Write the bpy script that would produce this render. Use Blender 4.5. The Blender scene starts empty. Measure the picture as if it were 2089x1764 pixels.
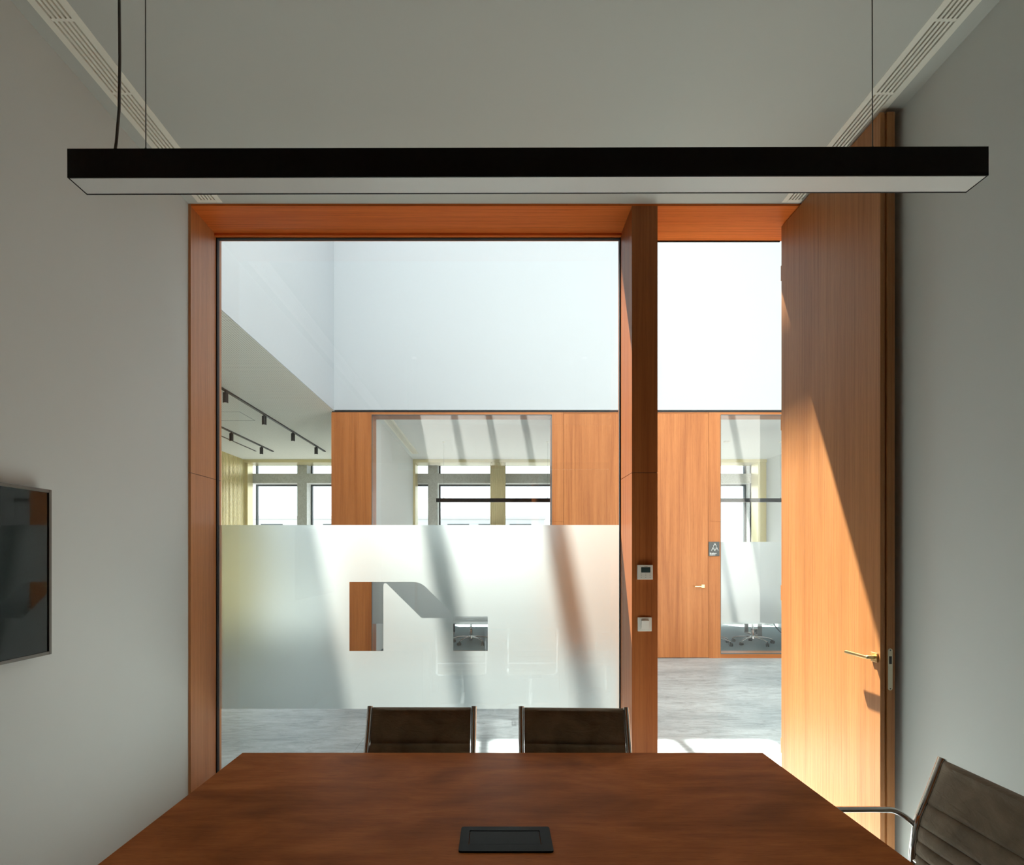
import bpy, bmesh, math, random
from mathutils import Vector, Matrix
random.seed(7)
PI = math.pi
sc = bpy.context.scene
COL = sc.collection

# ------------------------------------------------------------------ camera
F_PX = 1120.0                      # focal length in pixels of the 2089 px wide frame
cd = bpy.data.cameras.new('camera')
cam = bpy.data.objects.new('camera', cd); COL.objects.link(cam)
cd.sensor_fit = 'HORIZONTAL'; cd.sensor_width = 36.0
cd.lens = 36.0 * F_PX / 2089.0
cd.shift_x = 31.5 / 2089.0
cd.shift_y = 253.0 / 2089.0
cd.clip_start = 0.02; cd.clip_end = 500
cam.location = (0, 0, 1.5); cam.rotation_euler = (PI/2, 0, 0)
sc.camera = cam

# ------------------------------------------------------------------ view, sky, sun
sc.view_settings.view_transform = 'Standard'
sc.view_settings.look = 'None'
sc.view_settings.exposure = 0.12
sc.view_settings.gamma = 1.0
sc.view_settings.use_curve_mapping = False
cy = sc.cycles
cy.max_bounces = 16; cy.diffuse_bounces = 8; cy.glossy_bounces = 6
cy.transmission_bounces = 8; cy.transparent_max_bounces = 24
cy.sample_clamp_indirect = 8.0
cy.caustics_reflective = False; cy.caustics_refractive = False
cy.use_denoising = True

SKY_STRENGTH = 2.4
SUN_STRENGTH = 50.0
w = bpy.data.worlds.new('sky'); sc.world = w; w.use_nodes = True
bg = w.node_tree.nodes['Background']
bg.inputs['Color'].default_value = (0.86, 0.95, 1.0, 1)
bg.inputs['Strength'].default_value = SKY_STRENGTH

sd = bpy.data.lights.new('sun', 'SUN'); sd.energy = SUN_STRENGTH
sd.color = (1.0, 0.95, 0.87); sd.angle = math.radians(0.9)
sun = bpy.data.objects.new('sun', sd); COL.objects.link(sun)
sun.location = (-3, 12, 20)
SUN_DIR = Vector((0.185, -0.425, -1.0)).normalized()
sun.rotation_euler = SUN_DIR.to_track_quat('-Z', 'Y').to_euler()


# ------------------------------------------------------------------ materials
def srgb(r, g, b):
    def f(c):
        c /= 255.0
        return c/12.92 if c <= 0.04045 else ((c+0.055)/1.055)**2.4
    return (f(r), f(g), f(b), 1.0)


class NT:
    def __init__(self, name):
        self.m = bpy.data.materials.new(name); self.m.use_nodes = True
        self.t = self.m.node_tree
        self.n = self.t.nodes
        self.p = self.n.get('Principled BSDF'); self.out = self.n.get('Material Output')

    def node(self, typ, **kw):
        nd = self.n.new(typ)
        for k, v in kw.items(): setattr(nd, k, v)
        return nd

    def link(self, a, b): self.t.links.new(a, b)

    def math(self, op, a, b=None):
        nd = self.node('ShaderNodeMath', operation=op)
        for i, x in enumerate((a, b)):
            if x is None: continue
            if isinstance(x, (int, float)): nd.inputs[i].default_value = x
            else: self.link(x, nd.inputs[i])
        return nd.outputs[0]

    def mapped(self, scale, loc=(0, 0, 0)):
        tc = self.node('ShaderNodeTexCoord'); mp = self.node('ShaderNodeMapping')
        mp.inputs['Scale'].default_value = scale; mp.inputs['Location'].default_value = loc
        self.link(tc.outputs['Object'], mp.inputs['Vector'])
        return mp.outputs['Vector']

    def noise(self, vec, scale=1.0, detail=3.0, rough=0.5, dist=0.0):
        nd = self.node('ShaderNodeTexNoise')
        nd.inputs['Scale'].default_value = scale; nd.inputs['Detail'].default_value = detail
        nd.inputs['Roughness'].default_value = rough; nd.inputs['Distortion'].default_value = dist
        self.link(vec, nd.inputs['Vector'])
        return nd.outputs['Fac']

    def ramp(self, fac, stops):
        nd = self.node('ShaderNodeValToRGB')
        el = nd.color_ramp.elements
        while len(el) < len(stops): el.new(0.5)
        for e, (p, c) in zip(el, stops): e.position = p; e.color = c
        self.link(fac, nd.inputs['Fac'])
        return nd.outputs['Color']

    def mix(self, fac, a, b, blend='MIX'):
        nd = self.node('ShaderNodeMix', data_type='RGBA', blend_type=blend)
        for s, x in (('Factor', fac), ('A', a), ('B', b)):
            sock = [i for i in nd.inputs if i.name == s and i.type in (('VALUE',) if s == 'Factor' else ('RGBA',))][0]
            if isinstance(x, (int, float, tuple)): sock.default_value = x
            else: self.link(x, sock)
        return [o for o in nd.outputs if o.type == 'RGBA'][0]

    def bump(self, h, strength=0.2, dist=0.01):
        nd = self.node('ShaderNodeBump')
        nd.inputs['Strength'].default_value = strength; nd.inputs['Distance'].default_value = dist
        self.link(h, nd.inputs['Height'])
        self.link(nd.outputs['Normal'], self.p.inputs['Normal'])

    def set(self, **kw):
        names = dict(color='Base Color', rough='Roughness', metal='Metallic', spec='Specular IOR Level',
                     sheen='Sheen Weight', coat='Coat Weight', coat_rough='Coat Roughness')
        for k, v in kw.items():
            s = self.p.inputs[names[k]]
            if isinstance(v, (int, float, tuple)): s.default_value = v
            else: self.link(v, s)
        return self


def plain(name, col, rough=0.5, metal=0.0, spec=0.5):
    t = NT(name); t.set(color=col, rough=rough, metal=metal, spec=spec); return t.m


def paint(name, col, rough=0.65):
    t = NT(name)
    n = t.noise(t.mapped((1, 1, 1)), 260, 2)
    t.set(color=col, rough=rough, spec=0.3); t.bump(n, 0.05, 0.001)
    return t.m


def wood(name, axis, lo, mid, hi, rough=0.36, loc=(0, 0, 0), spec=.25):
    """straight grained veneer; axis = direction of the grain"""
    t = NT(name)
    def sc_(a, b): return tuple(b if i == axis else a for i in range(3))
    broad = t.noise(t.mapped(sc_(7, .35), loc), 1, 3, .55, .3)
    fine = t.noise(t.mapped(sc_(95, .9), loc), 1, 4, .65, .25)
    pore = t.noise(t.mapped(sc_(330, 9), loc), 1, 2, .6)
    c = t.ramp(broad, [(.28, lo), (.5, mid), (.75, hi)])
    line = t.ramp(fine, [(.33, (.62, .55, .50, 1)), (.50, (.97, .97, .97, 1)), (.68, (1.06, 1.07, 1.08, 1))])
    c = t.mix(.55, c, line, 'MULTIPLY')
    pr = t.ramp(pore, [(.34, (.70, .66, .62, 1)), (.48, (1, 1, 1, 1))])
    c = t.mix(.45, c, pr, 'MULTIPLY')
    rr = t.ramp(fine, [(.3, (rough+.10,)*3+(1,)), (.7, (rough-.02,)*3+(1,))])
    t.set(color=c, rough=rr, spec=spec)
    t.bump(pore, .06, .001)
    return t.m


def glass(name, tint=(.982, .990, .993, 1), base=.045):
    """thin clear architectural pane: straight-through transmission plus a facing-dependent mirror reflection"""
    t = NT(name); t.n.remove(t.p)
    lw = t.node('ShaderNodeLayerWeight'); lw.inputs['Blend'].default_value = .5
    f5 = t.math('POWER', lw.outputs['Facing'], 5.0)
    fac = t.math('ADD', t.math('MULTIPLY', f5, 1-base), base)
    tr = t.node('ShaderNodeBsdfTransparent'); tr.inputs['Color'].default_value = tint
    gl = t.node('ShaderNodeBsdfGlossy'); gl.inputs['Roughness'].default_value = .0
    mx = t.node('ShaderNodeMixShader')
    t.link(fac, mx.inputs[0]); t.link(tr.outputs[0], mx.inputs[1]); t.link(gl.outputs[0], mx.inputs[2])
    t.link(mx.outputs[0], t.out.inputs['Surface'])
    return t.m


def film(name, see=.925, col=(.76, .81, .81, 1), ior=1.12, rough=.8):
    """white frosted vinyl: part scatters light, part is a blurred see-through"""
    t = NT(name); t.n.remove(t.p)
    tl = t.node('ShaderNodeBsdfTranslucent'); tl.inputs['Color'].default_value = (.86, .92, .90, 1)
    rf = t.node('ShaderNodeBsdfRefraction'); rf.inputs['Color'].default_value = col
    rf.inputs['IOR'].default_value = ior; rf.inputs['Roughness'].default_value = rough
    mx = t.node('ShaderNodeMixShader'); mx.inputs[0].default_value = see
    t.link(tl.outputs[0], mx.inputs[1]); t.link(rf.outputs[0], mx.inputs[2])
    df = t.node('ShaderNodeBsdfDiffuse'); df.inputs['Color'].default_value = (.8, .82, .81, 1)
    m2 = t.node('ShaderNodeMixShader'); m2.inputs[0].default_value = .15
    t.link(mx.outputs[0], m2.inputs[1]); t.link(df.outputs[0], m2.inputs[2])
    t.link(m2.outputs[0], t.out.inputs['Surface'])
    return t.m


M = {}
M['wall'] = paint('warm_white_paint', (.62, .635, .61, 1))
M['ceiling'] = paint('ceiling_paint', (.55, .555, .51, 1))
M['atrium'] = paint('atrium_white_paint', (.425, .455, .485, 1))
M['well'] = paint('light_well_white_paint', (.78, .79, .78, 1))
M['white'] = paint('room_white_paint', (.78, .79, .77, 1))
LO, MI, HI = (.31, .100, .028, 1), (.41, .145, .043, 1), (.48, .185, .060, 1)
M['wood_z'] = wood('teak_veneer_upright', 2, LO, MI, HI)
M['wood_door'] = wood('teak_veneer_door', 2, (.31, .117, .033, 1), (.385, .158, .049, 1), (.43, .19, .062, 1), rough=.40, loc=(3.1, 1.7, .4), spec=.5)
M['wood_frame_lit'] = wood('teak_veneer_frame_lit', 2, (.42, .145, .042, 1), (.52, .195, .060, 1), (.58, .235, .078, 1), rough=.34, loc=(1.3, 5.2, .9), spec=.6)  # lighter copy of the veneer: light on the jamb is put into the colour
M['wood_post_shaded'] = wood('teak_veneer_post_shaded', 2, (.29, .080, .020, 1), (.37, .112, .030, 1), (.43, .145, .042, 1), loc=(2.3, .2, .9), spec=.2)  # darker copy for the mullion: its shade is put into the colour
M['wood_x'] = wood('teak_veneer_level', 0, (.58, .125, .022, 1), (.70, .160, .030, 1), (.76, .19, .040, 1), spec=.1)
M['wood_far_x'] = wood('teak_veneer_rail', 0, LO, MI, HI, spec=.2)
M['glass'] = glass('clear_glass')
M['skyglass'] = glass('skylight_glass', (.97, .985, .98, 1), .04)
M['film'] = film('frosted_film')
M['film_far'] = film('frosted_film_across', .72, (.60, .62, .62, 1), 1.4, .9)
M['black'] = plain('black_paint', (.004, .004, .0045, 1), .55, spec=.25)
M['gasket'] = plain('black_gasket', (.012, .012, .013, 1), .6)
M['opal'] = plain('opal_diffuser', (.85, .84, .80, 1), .35)
M['grille'] = plain('grille_enamel', (.90, .87, .76, 1), .3)
M['dark'] = plain('dark_void', (.02, .02, .018, 1), .8)
M['chrome'] = plain('chrome', (.72, .72, .72, 1), .09, 1.0)
M['wire'] = plain('steel_wire', (.16, .17, .16, 1), .45, .6)
M['cord'] = plain('grey_cord', (.11, .11, .10, 1), .6)
M['brass'] = plain('brushed_brass', (.70, .55, .28, 1), .28, 1.0)
M['plate'] = plain('champagne_plate', (.62, .56, .42, 1), .38, .8)
M['plastic'] = plain('white_plastic', (.74, .72, .66, 1), .35)
M['grey_plastic'] = plain('grey_plastic', (.30, .29, .26, 1), .5)
M['lcd'] = plain('lcd_glass', (.03, .05, .05, 1), .15)
M['black_plastic'] = plain('black_plastic', (.012, .013, .015, 1), .45)
M['box_plastic'] = plain('satin_black_box', (.005, .007, .009, 1), .5, spec=.05)
M['tyre'] = plain('caster_rubber', (.02, .02, .02, 1), .5)
M['screen'] = plain('tv_screen', (.005, .008, .007, 1), .035, spec=.45)
M['bezel'] = plain('tv_bezel', (.13, .122, .105, 1), .45, .3)
M['sign'] = plain('charcoal_sign', (.055, .06, .06, 1), .5)
M['sign_white'] = plain('sign_white', (.85, .86, .85, 1), .5)
M['alu_dark'] = plain('dark_window_frame', (.07, .085, .09, 1), .4, .3)
M['alu_white'] = plain('white_window_frame', (.80, .81, .79, 1), .4)
M['track'] = plain('track_black', (.03, .03, .03, 1), .45)
M['steel_grey'] = plain('grey_steel', (.10, .10, .10, 1), .4, .5)
M['concrete'] = paint('pale_concrete', (.72, .72, .70, 1))
M['pale_metal'] = plain('pale_metal_cladding', (.62, .66, .68, 1), .5)
M['ground'] = paint('street_paving', (.06, .06, .058, 1))


def mk_gold():
    t = NT('gold_anodised'); t.set(color=(.82, .72, .42, 1), rough=.34, metal=.6); return t.m
M['gold'] = mk_gold()


def mk_table():
    t = NT('walnut_tabletop')
    a = t.noise(t.mapped((1.9, 5.2, 3)), 1, 4, .55, .6)
    b = t.noise(t.mapped((5, 60, 60)), 1, 4, .65, .4)
    p = t.noise(t.mapped((26, 420, 420)), 1, 2, .6)
    c = t.ramp(a, [(.32, (.27, .075, .018, 1)), (.52, (.46, .135, .034, 1)), (.70, (.62, .20, .055, 1))])
    l = t.ramp(b, [(.35, (.70, .66, .62, 1)), (.6, (1.05, 1.05, 1.05, 1))])
    c = t.mix(.4, c, l, 'MULTIPLY')
    q = t.ramp(p, [(.30, (.55, .5, .48, 1)), (.44, (1, 1, 1, 1))])
    c = t.mix(.5, c, q, 'MULTIPLY')
    r = t.ramp(a, [(.3, (.43,)*3+(1,)), (.7, (.36,)*3+(1,))])
    t.set(color=c, rough=.5, spec=.04)
    t.bump(p, .05, .0006)
    return t.m
M['table'] = mk_table()


def mk_suede():
    t = NT('brown_suede')
    a = t.noise(t.mapped((9, 9, 9)), 1, 5, .6, .6)
    b = t.noise(t.mapped((420, 420, 420)), 1, 2)
    c = t.ramp(a, [(.3, (.165, .120, .074, 1)), (.7, (.28, .21, .135, 1))])
    t.set(color=c, rough=.85, spec=.2, sheen=.35)
    wr = t.noise(t.mapped((14, 30, 34)), 1, 4, .55, 1.6)
    t.bump(t.math('ADD', t.math('MULTIPLY', b, .08), wr), .35, .012)
    return t.m
M['suede'] = mk_suede()


def mk_stone_floor():
    t = NT('grey_stone_floor')
    a = t.noise(t.mapped((.55, 1.5, 1)), 1, 6, .6, .5)
    b = t.noise(t.mapped((4.5, 15, 1)), 1, 6, .7, 1.2)
    d = t.noise(t.mapped((40, 90, 1)), 1, 3, .6)
    c = t.ramp(a, [(.34, (.29, .34, .36, 1)), (.66, (.49, .545, .56, 1))])
    l = t.ramp(b, [(.34, (.62, .63, .64, 1)), (.50, (1, 1, 1, 1)), (.68, (1.25, 1.25, 1.24, 1))])
    c = t.mix(.8, c, l, 'MULTIPLY')
    e = t.ramp(d, [(.33, (.82, .82, .82, 1)), (.5, (1, 1, 1, 1))])
    c = t.mix(.6, c, e, 'MULTIPLY')
    tc = t.node('ShaderNodeTexCoord'); sp = t.node('ShaderNodeSeparateXYZ')
    t.link(tc.outputs['Object'], sp.inputs[0])
    fy = t.math('FRACT', t.math('DIVIDE', t.math('SUBTRACT', sp.outputs['Y'], 5.81-12.0), 1.2))
    jy = t.math('LESS_THAN', fy, .006)
    fx = t.math('FRACT', t.math('DIVIDE', t.math('SUBTRACT', sp.outputs['X'], -20.3), 2.4))
    jx = t.math('LESS_THAN', fx, .0025)
    c = t.mix(t.math('MULTIPLY', t.math('MAXIMUM', jx, jy), .45), c, (.16, .17, .17, 1))
    t.set(color=c, rough=.42, spec=.45); t.bump(b, .05, .002)
    return t.m
M['stone_floor'] = mk_stone_floor()


def mk_carpet(name, c0, c1):
    t = NT(name)
    a = t.noise(t.mapped((170, 170, 170)), 1, 3, .7)
    t.set(color=t.ramp(a, [(.3, c0), (.7, c1)]), rough=.95, spec=.1); t.bump(a, .5, .004)
    return t.m
M['carpet'] = mk_carpet('blue_grey_carpet', (.11, .155, .17, 1), (.27, .33, .35, 1))



def mk_stone():
    t = NT('veined_grey_stone')
    a = t.noise(t.mapped((2.0, 2.0, 2.0)), 1, 5, .6, .8)
    wv = t.node('ShaderNodeTexNoise'); wv.inputs['Scale'].default_value = 3.4
    wv.inputs['Detail'].default_value = 6; wv.inputs['Distortion'].default_value = 3.5
    t.link(t.mapped((1.4, 1.4, 1.4)), wv.inputs['Vector'])
    v = t.ramp(wv.outputs['Fac'], [(.44, (1, 1, 1, 1)), (.5, (.80, .80, .78, 1)), (.56, (1, 1, 1, 1))])
    c = t.ramp(a, [(.3, (.78, .80, .77, 1)), (.7, (.88, .89, .86, 1))])  # stone tone lightened: bloom from the bright windows is put into the colour
    t.set(color=t.mix(.8, c, v, 'MULTIPLY'), rough=.6)
    return t.m
M['stone'] = mk_stone()


def mk_perforated():
    t = NT('perforated_ceiling_board')
    tc = t.node('ShaderNodeTexCoord'); sp = t.node('ShaderNodeSeparateXYZ')
    t.link(tc.outputs['Object'], sp.inputs[0])
    P = .026
    fx = t.math('SUBTRACT', t.math('FRACT', t.math('DIVIDE', sp.outputs['X'], P)), .5)
    fy = t.math('SUBTRACT', t.math('FRACT', t.math('DIVIDE', sp.outputs['Y'], P)), .5)
    r2 = t.math('ADD', t.math('MULTIPLY', fx, fx), t.math('MULTIPLY', fy, fy))
    hole = t.math('LESS_THAN', r2, .075)
    t.set(color=t.mix(hole, (.90, .90, .82, 1), (.52, .52, .47, 1)), rough=.75, spec=.25)
    return t.m
M['perf'] = mk_perforated()


# ------------------------------------------------------------------ mesh building
ORG = {}


class MB:
    def __init__(self): self.v = []; self.f = []

    def add(self, v, f):
        o = len(self.v); self.v += [tuple(p) for p in v]; self.f += [tuple(i+o for i in q) for q in f]; return self

    def box(self, x0, x1, y0, y1, z0, z1, bev=0.0, seg=2):
        if bev <= 0:
            v = [(x, y, z) for x in (x0, x1) for y in (y0, y1) for z in (z0, z1)]
            f = [(0, 1, 3, 2), (4, 6, 7, 5), (0, 4, 5, 1), (2, 3, 7, 6), (0, 2, 6, 4), (1, 5, 7, 3)]
            return self.add(v, f)
        bm = bmesh.new(); bmesh.ops.create_cube(bm, size=1)
        for q in bm.verts:
            q.co = ((x0+x1)/2+q.co.x*(x1-x0), (y0+y1)/2+q.co.y*(y1-y0), (z0+z1)/2+q.co.z*(z1-z0))
        bmesh.ops.bevel(bm, geom=bm.edges[:], offset=bev, segments=seg, affect='EDGES', profile=.5)
        return self.bm(bm)

    def bm(self, bm):
        bm.verts.index_update()
        self.add([q.co[:] for q in bm.verts], [[q.index for q in f.verts] for f in bm.faces]); bm.free(); return self

    def tube(self, pts, r, n=12, flat=None):
        """round bar through pts; r a number or a list; flat squeezes the section's height"""
        P = [Vector(p) for p in pts]; k = len(P)
        rr = r if isinstance(r, (list, tuple)) else [r]*k
        up = None; v = []; f = []
        for i in range(k):
            d = (P[min(i+1, k-1)]-P[max(i-1, 0)]).normalized()
            if up is None:
                a = Vector((0, 0, 1)) if abs(d.z) < .9 else Vector((0, 1, 0))
                up = (a-d*a.dot(d)).normalized()
            else:
                up = (up-d*up.dot(d)).normalized()
            s = d.cross(up)
            fl = 1 if flat is None else flat[i]
            for j in range(n):
                a = 2*PI*j/n
                v.append(P[i]+s*math.cos(a)*rr[i]*(2-fl if flat else 1)+up*math.sin(a)*rr[i]*fl)
        for i in range(k-1):
            for j in range(n):
                f.append((i*n+j, i*n+(j+1) % n, (i+1)*n+(j+1) % n, (i+1)*n+j))
        f.append(tuple(range(n-1, -1, -1))); f.append(tuple((k-1)*n+j for j in range(n)))
        return self.add(v, f)

    def lathe(self, prof, c=(0, 0, 0), n=24, axis='z'):
        v = []; f = []; k = len(prof)
        for (r, h) in prof:
            for j in range(n):
                a = 2*PI*j/n; p = (r*math.cos(a), r*math.sin(a), h)
                if axis == 'x': p = (p[2], p[0], p[1])
                if axis == 'y': p = (p[1], p[2], p[0])
                v.append((p[0]+c[0], p[1]+c[1], p[2]+c[2]))
        for i in range(k-1):
            for j in range(n):
                f.append((i*n+j, i*n+(j+1) % n, (i+1)*n+(j+1) % n, (i+1)*n+j))
        f.append(tuple(range(n-1, -1, -1))); f.append(tuple((k-1)*n+j for j in range(n)))
        return self.add(v, f)

    def prism(self, poly, axis, a0, a1):
        """poly in the two other axes (in x, y, z order), extruded along axis"""
        def pt(p, a):
            q = list(p); q.insert('xyz'.index(axis), a); return tuple(q)
        n = len(poly)
        v = [pt(p, a0) for p in poly]+[pt(p, a1) for p in poly]
        f = [tuple(range(n)), tuple(range(2*n-1, n-1, -1))]
        f += [(i, i+n, (i+1) % n+n, (i+1) % n) for i in range(n)]
        return self.add(v, f)

    def build(self, name, mat, parent=None, smooth=None, label=None, local=False):
        me = bpy.data.meshes.new(name)
        o = (0, 0, 0)
        if parent is not None and not local: o = ORG.get(parent.name, (0, 0, 0))
        me.from_pydata([(p[0]-o[0], p[1]-o[1], p[2]-o[2]) for p in self.v], [], self.f)
        bm = bmesh.new(); bm.from_mesh(me)
        bmesh.ops.recalc_face_normals(bm, faces=bm.faces[:]); bm.to_mesh(me); bm.free()
        if smooth is not None:
            for p in me.polygons: p.use_smooth = True
            me.set_sharp_from_angle(angle=math.radians(smooth))
        me.materials.append(M[mat] if isinstance(mat, str) else mat)
        ob = bpy.data.objects.new(name, me); COL.objects.link(ob)
        if parent is not None:
            ob.parent = parent; ORG[ob.name] = o
        if label: ob['label'] = label
        return ob


def tag(o, label, cat, group=None, kind=None):
    o['label'] = label; o['category'] = cat
    if group: o['group'] = group
    if kind: o['kind'] = kind
    return o


def thing(name, label, cat, loc=(0, 0, 0), group=None, kind=None):
    o = bpy.data.objects.new(name, None); COL.objects.link(o); o.empty_display_size = .1
    o.location = loc; ORG[o.name] = tuple(loc)
    return tag(o, label, cat, group, kind)


def struct(name, mb, mat, label, cat, smooth=None):
    return tag(mb.build(name, mat, smooth=smooth), label, cat, kind='structure')


def copy_tree(o, parent=None):
    c = o.copy(); COL.objects.link(c)
    if parent is not None: c.parent = parent
    for ch in list(o.children): copy_tree(ch, c)
    return c


def curve_mesh(loops):
    """flat polygon with holes -> (verts 2D, faces)"""
    cu = bpy.data.curves.new('outline', 'CURVE'); cu.dimensions = '2D'; cu.fill_mode = 'BOTH'
    for lp in loops:
        s = cu.splines.new('POLY'); s.points.add(len(lp)-1); s.use_cyclic_u = True
        for p, q in zip(s.points, lp): p.co = (q[0], q[1], 0, 1)
    ob = bpy.data.objects.new('outline', cu); COL.objects.link(ob)
    dg = bpy.context.evaluated_depsgraph_get(); dg.update()
    me = bpy.data.meshes.new_from_object(ob.evaluated_get(dg))
    v = [tuple(p.co[:2]) for p in me.vertices]; f = [tuple(p.vertices) for p in me.polygons]
    bpy.data.objects.remove(ob); bpy.data.curves.remove(cu); bpy.data.meshes.remove(me)
    return v, f


def text_mesh(txt, size, extrude=.0):
    cu = bpy.data.curves.new('lettering', 'FONT'); cu.body = txt; cu.size = size; cu.extrude = extrude
    cu.offset = size*.012
    ob = bpy.data.objects.new('lettering', cu); COL.objects.link(ob)
    dg = bpy.context.evaluated_depsgraph_get(); dg.update()
    me = bpy.data.meshes.new_from_object(ob.evaluated_get(dg))
    v = [tuple(p.co) for p in me.vertices]; f = [tuple(p.vertices) for p in me.polygons]
    bpy.data.objects.remove(ob); bpy.data.curves.remove(cu); bpy.data.meshes.remove(me)
    return v, f


# ------------------------------------------------------------------ dimensions (metres; camera stands at 0,0)
XL, XR = -1.839, 1.905            # meeting room side walls
ZC = 3.604                        # meeting room ceiling
YB = -1.6                         # rear wall behind the camera
YF, YG = 3.275, 3.578             # front of the timber frame, glass
ZS = 3.590                        # underside of the timber header
YN = 3.645                        # atrium side of the near wall
YW = 8.116                        # far wall of the atrium
ZA = 3.652                        # ceiling of the far rooms and side bay
YQ = 12.17                        # window wall
XV = -2.40                        # left side of the light well
XG = -5.60                        # gold wall
XE = 6.05                         # right end
ZT = 7.60                         # skylight
YS = 7.83                         # far edge of the skylight

# ------------------------------------------------------------------ meeting room shell
struct('floor', MB().box(XL-.12, XR+.12, YB-.12, YF+.30, -.12, 0), 'stone_floor', 'pale grey stone floor of the meeting room under the table', 'floor')
struct('wall_left', MB().box(XL-.14, XL, YB, YF+.01, 0, ZC), 'wall', 'plain warm white wall behind the television', 'wall')
struct('wall_right', MB().box(XR, XR+.14, YB, YF+.34, 0, ZC), 'wall', 'plain warm white wall behind the open timber door', 'wall')
struct('wall_back', MB().box(XL-.14, XR+.14, YB-.14, YB, 0, ZC), 'wood_z', 'unseen rear wall of the meeting room, timber added to cut bounced light', 'wall')  # out of view; dark timber finish chosen to reduce bounce from behind
# ceiling with two slots left open for the air grilles
GL, GR = (-1.775, -1.627), (1.693, 1.835)
GY0, GY1 = -1.2, 3.262
cm = MB()
cm.box(XL-.14, GL[0], YB-.14, YF+.01, ZC, ZC+.2)
cm.box(GL[1], GR[0], YB-.14, YF+.01, ZC, ZC+.2)
cm.box(GR[1], XR+.14, YB-.14, YF+.01, ZC, ZC+.2)
for g in (GL, GR):
    cm.box(g[0], g[1], YB-.14, GY0, ZC, ZC+.2); cm.box(g[0], g[1], GY1, YF+.01, ZC, ZC+.2)
    cm.box(g[0], g[1], GY0, GY1, ZC+.12, ZC+.2)
struct('ceiling', cm, 'ceiling', 'plain warm white ceiling of the meeting room', 'ceiling')


def air_grille(gx, y0, y1, z, joints, label, down=.002):
    g = thing('air_grille', label, 'air grille', ((gx[0]+gx[1])/2, (y0+y1)/2, z), 'slotted ceiling air grilles')
    W = gx[1]-gx[0]
    fr = MB()
    fr.box(gx[0], gx[0]+.20*W, y0, y1, z-down, z+.012, .0008, 1)
    fr.box(gx[1]-.22*W, gx[1], y0, y1, z-down, z+.012, .0008, 1)
    fr.box(gx[0]+.20*W+.0002, gx[1]-.22*W-.0002, y1-.026, y1, z-down, z+.012, .0008, 1)
    fr.box(gx[0]+.20*W+.0002, gx[1]-.22*W-.0002, y0, y0+.026, z-down, z+.012, .0008, 1)
    fr.build('frame', 'grille', g)
    xs0, xs1 = gx[0]+.20*W, gx[1]-.22*W
    n = 5; sw = (xs1-xs0)/(n+ (n-1)*1.25); pitch = sw*2.25
    for i in range(n-1):
        a = xs0+sw+i*pitch
        s = MB(); s.box(a, a+sw*1.25, y0+.02, y1-.02, z-down+.0008, z+.012)
        s.build('slat', 'grille', g)
    if joints:
        for j in joints:
            MB().box(xs0, xs1, j-.006, j+.006, z-down+.0012, z+.008).build('cross_bar', 'grille', g)
    MB().box(gx[0]+.004, gx[1]-.004, y0+.004, y1-.004, z+.05, z+.07).build('duct', 'dark', g, label='dark duct behind the slots')
    return g


jt = [2.153-.3415*k for k in range(9, -1, -1)]+[2.495, 2.836]
air_grille(GL, GY0, GY1, ZC, jt, 'long slotted white air grille in the ceiling along the left wall above the television')
air_grille(GR, GY0, GY1, ZC, jt, 'long slotted white air grille in the ceiling above the open timber door')

# ------------------------------------------------------------------ timber framed glass screen (window_1)
w1 = thing('window_1', 'floor to ceiling glass screen in a deep timber frame with frosted band', 'window', (-.5, YG, 0), kind='structure')
JX = -1.824; MX0, MX1 = .807, .960
SZ = 2.0; GAP = .0016
jb = MB()
for z0, z1 in ((0, SZ-GAP), (SZ+GAP, ZS+.05)): jb.box(JX-.06, JX, YF, YN-.005, z0, z1)
jb.build('jamb', 'wood_frame_lit', w1)
MB().box(JX-.055, JX-.004, YF+.004, YN-.01, .01, ZS).build('jamb_core', 'gasket', w1)
hd = MB(); hd.box(JX, XR-.001, YF, YN-.005, ZS, ZS+.055); hd.build('header', 'wood_x', w1)
ml = MB()
for z0, z1 in ((0, SZ-GAP), (SZ+GAP, ZS)): ml.box(MX0, MX1, YF-.002, YN-.005, z0, z1)
ml.build('mullion', 'wood_post_shaded', w1)
MB().box(MX0+.004, MX1-.004, YF+.004, YN-.01, .01, ZS-.01).build('mullion_core', 'gasket', w1)
MB().box(JX, MX0, YG-.03, YG-.008, ZS-.016, ZS).build('glazing_bead', 'wood_x', w1)
gk = MB()
gk.box(JX, JX+.008, YG-.008, YG+.02, 0, ZS); gk.box(MX0-.006, MX0, YG-.008, YG+.02, 0, ZS)
gk.box(JX, MX0, YG-.008, YG+.02, ZS-.022, ZS-.0161); gk.box(JX, MX0, YG-.008, YG+.02, 0, .02)
gk.box(MX1, XR-.03, YN-.012, YN-.006, ZS-.008, ZS-.0005)
gk.build('gasket', 'gasket', w1)
MB().box(JX+.008, MX0-.006, YG, YG+.010, .02, ZS-.022).build('glass_pane', 'glass', w1)
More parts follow.
